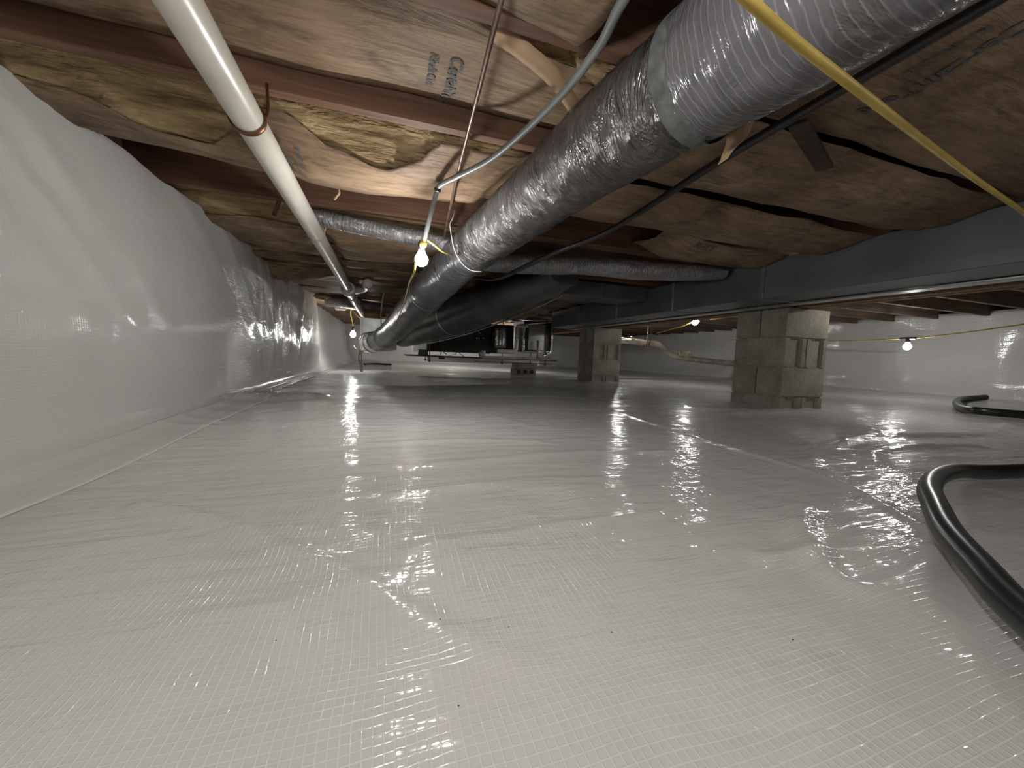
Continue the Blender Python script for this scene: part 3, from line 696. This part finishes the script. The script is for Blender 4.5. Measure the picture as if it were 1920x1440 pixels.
tube('jacket', [(-.66, 5.02, .84, .06), (-.48, 4.95, .835, .066), (-.25, 5.1, .825, .066), (.05, 5.3, .82, .066), (.3, 5.4, .80, .06)], M['jacket_branch'], fd, seg=24, n=10, disp=lambda c, s, l: .006*nz(c*3, s*3, l*14))
ring('wire_tie', (-.3, 5.06, .828), (1, .5, 0), .069, .003, M['steel'], fd)

# ------------------------------------------------------------------ white drain pipe
PZ = .832; pr = .0355
dp = empty('drain_pipe', (-.325, 2.4, PZ), 'long white plastic drain pipe hung under the joists on the left', 'pipe')
tube('pipe', [(-.325, -1.0, PZ+.012), (-.325, 1.2, PZ), (-.325, 3.95, PZ-.012)], M['pvc'], dp, r=pr, seg=28, n=8)
lathe('coupling', (-.327, 3.72, PZ-.012), (0, 1, -.01), [(.044, 0), (.058, .004), (.062, .03), (.062, .10), (.05, .12), (.046, .16)], M['pvc'], dp, 28)
tube('pipe', [(-.327, 3.84, PZ-.014), (-.325, 4.3, PZ-.03), (-.30, 4.85, PZ-.07), (-.275, 5.35, PZ-.10)], M['pvc'], dp, r=.040, seg=24, n=6)
ring('joint_ring', (-.325, 4.15, PZ-.025), (0, 1, -.05), .042, .005, M['pvc'], dp, wid=.012); ring('joint_ring', (-.318, 4.5, PZ-.042), (.05, 1, -.06), .042, .005, M['pvc'], dp, wid=.012)
lathe('cleanout_cap', (-.155, 3.45, PZ-.002), (-.1, 1, 0), [(.026, -.06), (.038, -.05), (.040, 0), (.040, .05), (.03, .06)], M['pvc'], dp, 24)
tube('branch_arm', [(-.157, 3.50, PZ), (-.175, 3.68, PZ), (-.25, 3.80, PZ-.01), (-.32, 3.84, PZ-.012)], M['pvc'], dp, r=.030, seg=18, n=5)
for yy, mt, wd, top in ((1.125, M['copper'], .008, .93), (2.07, M['flap'], .005, .93)):
    h = ring('hanger_strap', (-.325, yy, PZ), (0, 1, 0), pr+.003, .0025, mt, dp, wid=wd, seg=36)
    tube('strap_tail', [(-.290, yy, PZ+.005), (-.283, yy+.005, PZ+.03), (-.287, yy+.012, top-.004)], mt, h, r=.0035, seg=8, n=4)
tube('grey_stub', [(-.62, 5.48, .812, .028), (-.50, 5.42, .812, .028)], M['pvc'], dp, seg=16, n=1).name = 'wall_stub'

# ------------------------------------------------------------------ tubes and cables overhead
o = tube('copper_tube', [(.15, -.5, .86), (.152, .40, .842), (.159, .618, .835), (.174, .849, .835), (.197, 1.167, .850), (.214, 1.40, .850), (.231, 1.64, .842), (.238, 1.75, .83), (.243, 1.84, .815)], M['rust'], r=.0048, seg=10, n=8)
tag(o, 'thin rusty brown tube running under the joists to the silver duct', 'tube')
o = ring('tube_clip', (.205, 1.28, .850), (.07, 1, 0), .0065, .002, M['black'], seg=14, wid=.004); tag(o, 'small black clip round the rusty tube above the bulb', 'clip')
gc = empty('grey_cable', (.3, 1.0, .88), 'thick grey cable looping down from the joists to the yellow plug', 'cable')
tube('cable', [(.325, -.4, .865), (.330, .35, .845), (.336, .557, .840), (.346, .652, .838), (.335, .812, .838), (.278, 1.075, .838), (.205, 1.24, .840), (.170, 1.318, .843), (.155, 1.350, .838), (.148, 1.372, .815), (.138, 1.40, .769), (.130, 1.43, .727), (.123, 1.458, .690)], M['greycable'], gc, r=.0082, seg=14, n=8)
ring('cable_tie', (.153, 1.357, .833), (-.2, .35, -1), .0098, .0026, M['black'], gc, seg=16, wid=.006)
lathe('plug', (.122, 1.463, .688), (-.25, .2, -1), [(.009, -.012), (.012, -.004), (.013, .012), (.009, .024), (.007, .028)], M['yellow'], gc, 16)
o = tube('yellow_cord', [(-.15, .20, .66), (.0, .25, .655), (.16, .287, .652), (.345, .328, .655), (.43, .346, .655), (.552, .370, .658), (.72, .41, .672), (.926, .467, .70), (1.28, .553, .735), (1.70, .632, .752), (1.95, .68, .752), (2.06, .70, .75)], M['yellow'], r=.0058, seg=14, n=10)
tag(o, 'thick yellow extension cord crossing in front of the silver duct at upper right', 'cord')
o = tube('black_cable', [(.87, -.3, .865), (.87, .60, .858), (.876, .93, .856), (.90, 1.3, .850), (.845, 1.48, .812), (.73, 1.66, .772), (.66, 1.85, .742), (.615, 2.10, .730), (.60, 2.35, .755), (.60, 2.8, .84), (.60, 3.2, .865)], M['black'], r=.0115, seg=12, n=8)
tag(o, 'black cable running under the brown batts behind the silver duct', 'cable')
o = tube('pale_wire', [(.272, 1.74, .915), (.268, 1.755, .885), (.258, 1.765, .86), (.262, 1.765, .83), (.27, 1.768, .79), (.285, 1.77, .745), (.315, 1.772, .70), (.36, 1.775, .672), (.41, 1.78, .672)], M['white'], r=.0022, seg=8, n=6)
tag(o, 'thin pale wire looped round the cut end of the silver duct jacket', 'wire')
o = tube('pale_wire', [(-.03, 4.35, .93), (-.05, 4.38, .80), (-.06, 4.40, .66), (-.05, 4.41, .57), (-.02, 4.42, .548)], M['white'], r=.006, seg=8, n=5)
tag(o, 'pale hanger wire holding up the far end of the silver duct', 'wire')
o = orient_box('metal_strap', (-.450, 1.985, .945), (-.478, 1.99, .860), .018, .004, M['rust'], up=Vector((0, 1, 0))); tag(o, 'dark pointed metal strap hanging from a joist left of the pipe', 'strap')

# ------------------------------------------------------------------ work lights
def work_light(key, label, cord, cordr, side=None, tilt=(0, 0, -1), parts=True, group=None):
    x, y, z, k = BULBS[key]; c = Vector((x, y, z)); ax = Vector(tilt).normalized()
    root = empty('work_light', (x, y, z), label, 'work light', group)
    mat = M['bulb']
    if k != 1.0:
        mat = M['bulb'].copy(); mat.node_tree.nodes['Principled BSDF'].inputs['Emission Strength'].default_value = BULB_E * k
    r = .024 if key not in ('c', 'd') else .034
    if key in ('b',): r = .036
    s = (.024 / r)**2
    mat = mat.copy() if mat is M['bulb'] else mat
    mat.node_tree.nodes['Principled BSDF'].inputs['Emission Strength'].default_value = BULB_E * k * s
    lathe('bulb', c, ax, [(r*.45, -r*1.3), (r*.62, -r*.9), (r*.90, -r*.45), (r, 0), (r*.92, r*.40), (r*.68, r*.74), (r*.35, r*.94), (r*.05, r)], mat, root, 14)
    lathe('socket', c - ax*r*1.3, -ax, [(r*.50, 0), (r*.56, r*.3), (r*.56, r*1.1), (r*.42, r*1.5), (r*.2, r*1.6)], M['black'], root, 14)
    if cord: tube('cord', cord, M['yellow'], root, r=cordr, seg=10, n=7)
    return root
work_light('a', 'brightest lit bulb hanging beside the big silver duct', [(.124, 1.477, .685), (.130, 1.480, .70), (.16, 1.52, .70), (.20, 1.57, .69), (.24, 1.64, .70), (.262, 1.70, .71)], .0042)
wl0 = [o for o in COL.objects if o.name.startswith('work_light')][-1]
tube('cord', [(.112, 1.476, .665), (.100, 1.50, .63), (.098, 1.60, .60), (.10, 1.95, .62), (.105, 2.4, .615), (.10, 2.9, .585), (.06, 3.5, .52), (-.03, 4.2, .45), (-.08, 4.55, .42), (-.13, 4.72, .36), (-.18, 4.80, .30), (-.27, 4.85, .28), (-.34, 4.95, .30), (-.38, 5.2, .34)], M['yellow'], wl0, r=.0042, seg=8, n=7)
work_light('b', 'lit bulb in the far left corner by the plenum box', [(-.42, 5.55, .60), (-.435, 5.54, .68), (-.45, 5.5, .76), (-.43, 5.45, .80), (-.36, 5.35, .72), (-.30, 5.2, .68), (-.28, 5.1, .66)], .006)
work_light('c', 'lit bulb under the joists between the two concrete piers', [(3.35, 4.35, .66), (3.50, 4.2, .72), (3.62, 4.1, .77), (3.76, 4.0, .855), (3.82, 3.95, .87), (3.84, 3.85, .85), (3.9, 3.72, .87), (4.0, 3.5, .865), (4.1, 3.3, .85), (4.3, 3.0, .84)], .007, tilt=(-.6, .3, -.3))
wc = [o for o in COL.objects if o.name.startswith('work_light')][-1]
tube('grey_lead', [(3.35, 4.35, .66), (3.2, 4.5, .62), (3.05, 4.65, .595), (2.95, 4.75, .585)], M['greycable'], wc, r=.006, seg=8, n=5)
lathe('connector', (3.37, 4.33, .668), (-.6, .6, -.25), [(.010, -.03), (.015, -.02), (.015, .02), (.010, .03)], M['black'], wc, 12)
rd = work_light('d', 'lit bulb hanging on the yellow cord at the right wall', [(5.2, 4.9, .70), (5.2, 4.2, .665), (5.2, 3.6, .648), (5.2, 3.1, .638), (5.2, 2.70, .642), (5.2, 2.55, .648), (5.2, 2.2, .69), (5.2, 1.85, .745), (5.2, 1.4, .83), (5.2, 1.1, .90)], .0062)
box('cord_tee', 5.185, 5.215, 2.55, 2.69, .634, .660, M['black'], rd, .006)
for k_, lb in (('e', 'lit bulb of the light string just above the camera'), ('j', 'lit bulb of the light string behind the camera'), ('k', 'lit bulb of the light string right of the camera'), ('i', 'lit bulb hidden behind the girder by the nearer pier'), ('f', 'lit bulb hidden behind the hung air handler'), ('g', 'lit bulb hidden behind the foil-edged return box'), ('h', 'lit bulb hidden behind the farther pier')):
    x, y, z, s = BULBS[k_]
    work_light(k_, lb, [(x, y, z+.06), (x+.01, y+.02, z+.12), (x+.02, y+.05, 1.158)], .005)

# ------------------------------------------------------------------ hung air handler, far middle
ah = empty('air_handler', (1.1, 6.2, .30), 'dark air handler cabinet hung in the far middle on threaded rods', 'air handler')
box('cabinet', .60, 1.60, 6.10, 6.65, .315, .80, M['dark'], ah, .006)
box('cabinet', 1.62, 2.02, 6.20, 6.70, .33, .80, M['dark'], ah, .006)
lathe('gas_valve', (1.38, 6.09, .555), (0, -1, 0), [(.022, 0), (.03, .01), (.03, .03), (.018, .04)], M['brass'], ah, 14)
lathe('valve_knob', (1.47, 6.09, .56), (0, -1, 0), [(.014, 0), (.018, .01), (.012, .03)], M['steel'], ah, 12)
lathe('blower_drum', (1.74, 6.02, .42), (0, 0, 1), [(.075, 0), (.095, .01), (.098, .05), (.098, .26), (.09, .30), (.06, .31)], M['galv'], ah, 28)
ring('drum_ring', (1.64, 6.04, .56), (1, 0, 0), .11, .006, M['foil'], ah, wid=.008)
box('support_rail', .28, 2.72, 5.96, 6.0, .232, .252, M['dark'], ah, .002)
box('support_rail', .28, 2.72, 6.62, 6.66, .232, .252, M['dark'], ah, .002)
for (x, y, zt) in ((.625, 5.98, .92), (1.757, 5.95, .92), (2.50, 5.94, .92), (.625, 6.64, .92), (2.50, 6.64, .92)):
    rd_ = tube('threaded_rod', [(x, y, .145), (x, y, zt)], M['rust'], ah, r=.0075, seg=8, n=1)
    lathe('nut', (x, y, .165), (0, 0, 1), [(.02, 0), (.02, .02)], M['dark'], rd_, 6, False)
box('cross_bar', 1.30, 2.62, 5.90, 5.94, .180, .192, M['rust'], ah, .001)
wb = empty('white_box', (.47, 6.05, .25), 'small white control box with a dark base beside the air handler', 'box')
box('casing', .375, .58, 6.0, 6.12, .30, .505, M['white'], wb, .004); box('dark_base', .46, .60, 5.99, 6.10, .253, .335, M['dark'], wb, .003)
tp = empty('white_pipe_trap', (1.9, 5.95, .40), 'white plastic trap pipe bent round the silver blower drum', 'pipe')
tube('pipe', [(1.66, 5.90, .365), (1.80, 5.89, .362), (1.90, 5.89, .364), (1.955, 5.89, .385), (1.97, 5.89, .44), (1.97, 5.89, .60), (1.97, 5.89, .72), (1.985, 5.89, .765), (2.04, 5.88, .775), (2.14, 5.85, .785)], M['pvc'], tp, r=.032, seg=18, n=6)
for c, d in (((1.97, 5.89, .58), (0, 0, 1)), ((2.03, 5.88, .774), (1, 0, .1)), ((2.08, 5.87, .78), (1, 0, .1))): ring('pipe_joint', c, d, .034, .004, M['dark'], tp, wid=.004)
cl = empty('condensate_line', (1.9, 5.9, .25), 'grey condensate pipe lying along the air handler support', 'pipe')
tube('pipe', [(1.37, 5.86, .33), (1.375, 5.86, .29), (1.40, 5.86, .262), (1.5, 5.86, .258), (2.0, 5.86, .262), (2.56, 5.86, .266)], M['pvcdirt'], cl, r=.022, seg=14, n=5)
tube('riser', [(2.33, 5.86, .27), (2.33, 5.86, .56)], M['pvcdirt'], cl, r=.022, seg=12, n=1)
tube('vent_stub', [(1.44, 5.90, .27), (1.44, 5.90, .36)], M['white'], cl, r=.03, seg=14, n=1)
rb_ = empty('return_box', (2.35, 6.0, .33), 'foil-edged galvanised return box beside the farther pier', 'box')
box('panel', 2.20, 2.49, 5.97, 5.99, .405, .83, M['galv'], rb_, .003)
box('casing', 2.12, 2.60, 5.992, 6.55, .37, .88, M['dark'], rb_, .004)
def foil_edge(pts): return tube('foil_tape', pts, M['foil'], rb_, r=.02, seg=12, n=10, disp=lambda c, s, l: .012*nz(c*3, s*3, l*22))
foil_edge([(2.12, 5.97, .80), (2.11, 5.97, .6), (2.12, 5.97, .39)]); foil_edge([(2.12, 5.97, .81), (2.35, 5.97, .85), (2.60, 5.97, .88)])
foil_edge([(2.61, 5.97, .88), (2.61, 5.97, .64), (2.60, 5.97, .40)]); foil_edge([(2.10, 5.97, .375), (2.36, 5.97, .375), (2.60, 5.97, .40)]); foil_edge([(2.60, 5.96, .39), (2.52, 5.95, .34), (2.45, 5.94, .31)])
wbm = empty('white_board', (1.7, 6.9, .17), 'pale board laid under the air handler rails', 'board')
box('board', .66, 2.70, 6.70, 6.72, .14, .235, M['white'], wbm, .002)
cr = empty('coiled_wire', (.9, 5.9, .25), 'thin black wires drooping onto the air handler support', 'wire')
tube('wire', [(.78, 5.96, .26), (.80, 5.94, .33), (.84, 5.93, .30), (.88, 5.93, .27), (.98, 5.93, .275), (1.04, 5.94, .32), (1.07, 5.95, .33)], M['black'], cr, r=.006, seg=6, n=5)
tube('wire', [(1.05, 5.95, .33), (1.10, 5.94, .28), (1.15, 5.95, .256)], M['black'], cr, r=.006, seg=6, n=4)
box('clamp', .755, .85, 5.93, 5.96, .205, .23, M['black'], cr, .003)
bs = empty('block_stack', (2.16, 6.05, 0), 'low stack of dark concrete blocks standing under the air handler', 'block stack')
for i, (zz, xx, rt) in enumerate(((.048, 2.16, 0), (.140, 2.18, .25))):
    z0 = fh(2.16, 6.05)
    bm = bmesh.new(); bbox(bm, -.19, .19, -.10, .10, -.044, .044, .004); me_o = from_bm('paver', bm, M['block'], bs)
    me_o.location = Vector((xx, 6.05, z0+zz+.002)) - bs.location; me_o.rotation_euler = (0, 0, rt)
for i in range(3): box('core_shade', 2.02+i*.11, 2.08+i*.11, 5.940, 5.955, z0+.02, z0+.075, M['dark'], bs)  # solid dark boxes stand in for the shade inside the block cores

# ------------------------------------------------------------------ pipe behind the piers
cp = empty('corroded_pipe', (4.0, 5.5, .55), 'stained white drain pipe hung between the two piers before the right wall', 'pipe')
tube('pipe', [(3.2, 5.6, .645), (3.585, 5.5, .625), (4.10, 5.5, .605), (4.33, 5.5, .592), (4.42, 5.5, .565), (4.52, 5.5, .48), (4.62, 5.5, .425), (4.75, 5.5, .40), (4.88, 5.5, .38), (5.4, 5.5, .35), (6.05, 5.5, .32)], M['pvcdirt'], cp, r=.048, seg=18, n=6)
lathe('cleanout', (4.79, 5.44, .455), (0, -1, .2), [(.045, -.03), (.055, 0), (.055, .03), (.04, .04)], M['pvcdirt'], cp, 18)
tube('wye_arm', [(4.85, 5.5, .40), (4.94, 5.49, .45), (5.02, 5.48, .475)], M['pvcdirt'], cp, r=.043, seg=16, n=5)
for x_ in (4.06, 4.13):
    h = tube('hanger_strap', [(x_, 5.45, .545), (x_+.02, 5.44, .65), (x_+.05, 5.46, .925)], M['rust'], cp, r=.008, seg=8, n=5)
ring('hanger_hook', (4.10, 5.5, .605), (1, 0, -.04), .053, .006, M['rust'], cp)
lathe('connector', (3.80, 5.44, .665), (1, -.1, -.6), [(.012, -.04), (.018, -.02), (.018, .03), (.012, .05)], M['white'], cp, 10)

# ------------------------------------------------------------------ hoses and floor cable
def on_floor(pts, r): return [(x, y, max(z, fh(x, y) + r)) for x, y, z in pts]
o = tube('black_hose', on_floor([(2.6, .52, 0), (2.1, .575, 0), (1.763, .598, 0), (1.62, .612, 0), (1.46, .605, .03), (1.27, .556, .04), (1.10, .490, .045), (.965, .418, .045), (.85, .350, .04), (.75, .275, .035), (.67, .21, .03), (.55, .09, .03), (.40, -.10, .03), (.30, -.3, .03)], .021), M['hose'], r=.0195, seg=18, n=10)
tag(o, 'thick black hose curving over the liner at the right edge, nearest the camera', 'hose')
o = tube('black_hose', on_floor([(5.88, 2.28, 0), (5.6, 2.33, 0), (5.25, 2.22, 0), (4.75, 2.0, 0), (4.35, 1.80, 0), (4.15, 1.66, 0), (4.15, 1.55, 0), (4.25, 1.42, 0), (4.5, 1.1, 0)], .03), M['hose'], r=.028, seg=16, n=10)
tag(o, 'black hose end looped on the liner near the right wall', 'hose')
o = tube('black_cable', on_floor([(-.40, 8.0, 0), (-.3, 8.15, 0), (-.15, 8.2, 0), (0, 8.1, 0), (.1, 8.12, 0)], .022), M['black'], r=.02, seg=10, n=6)
tag(o, 'short black cable lying on the far liner beyond the plenum box', 'cable')
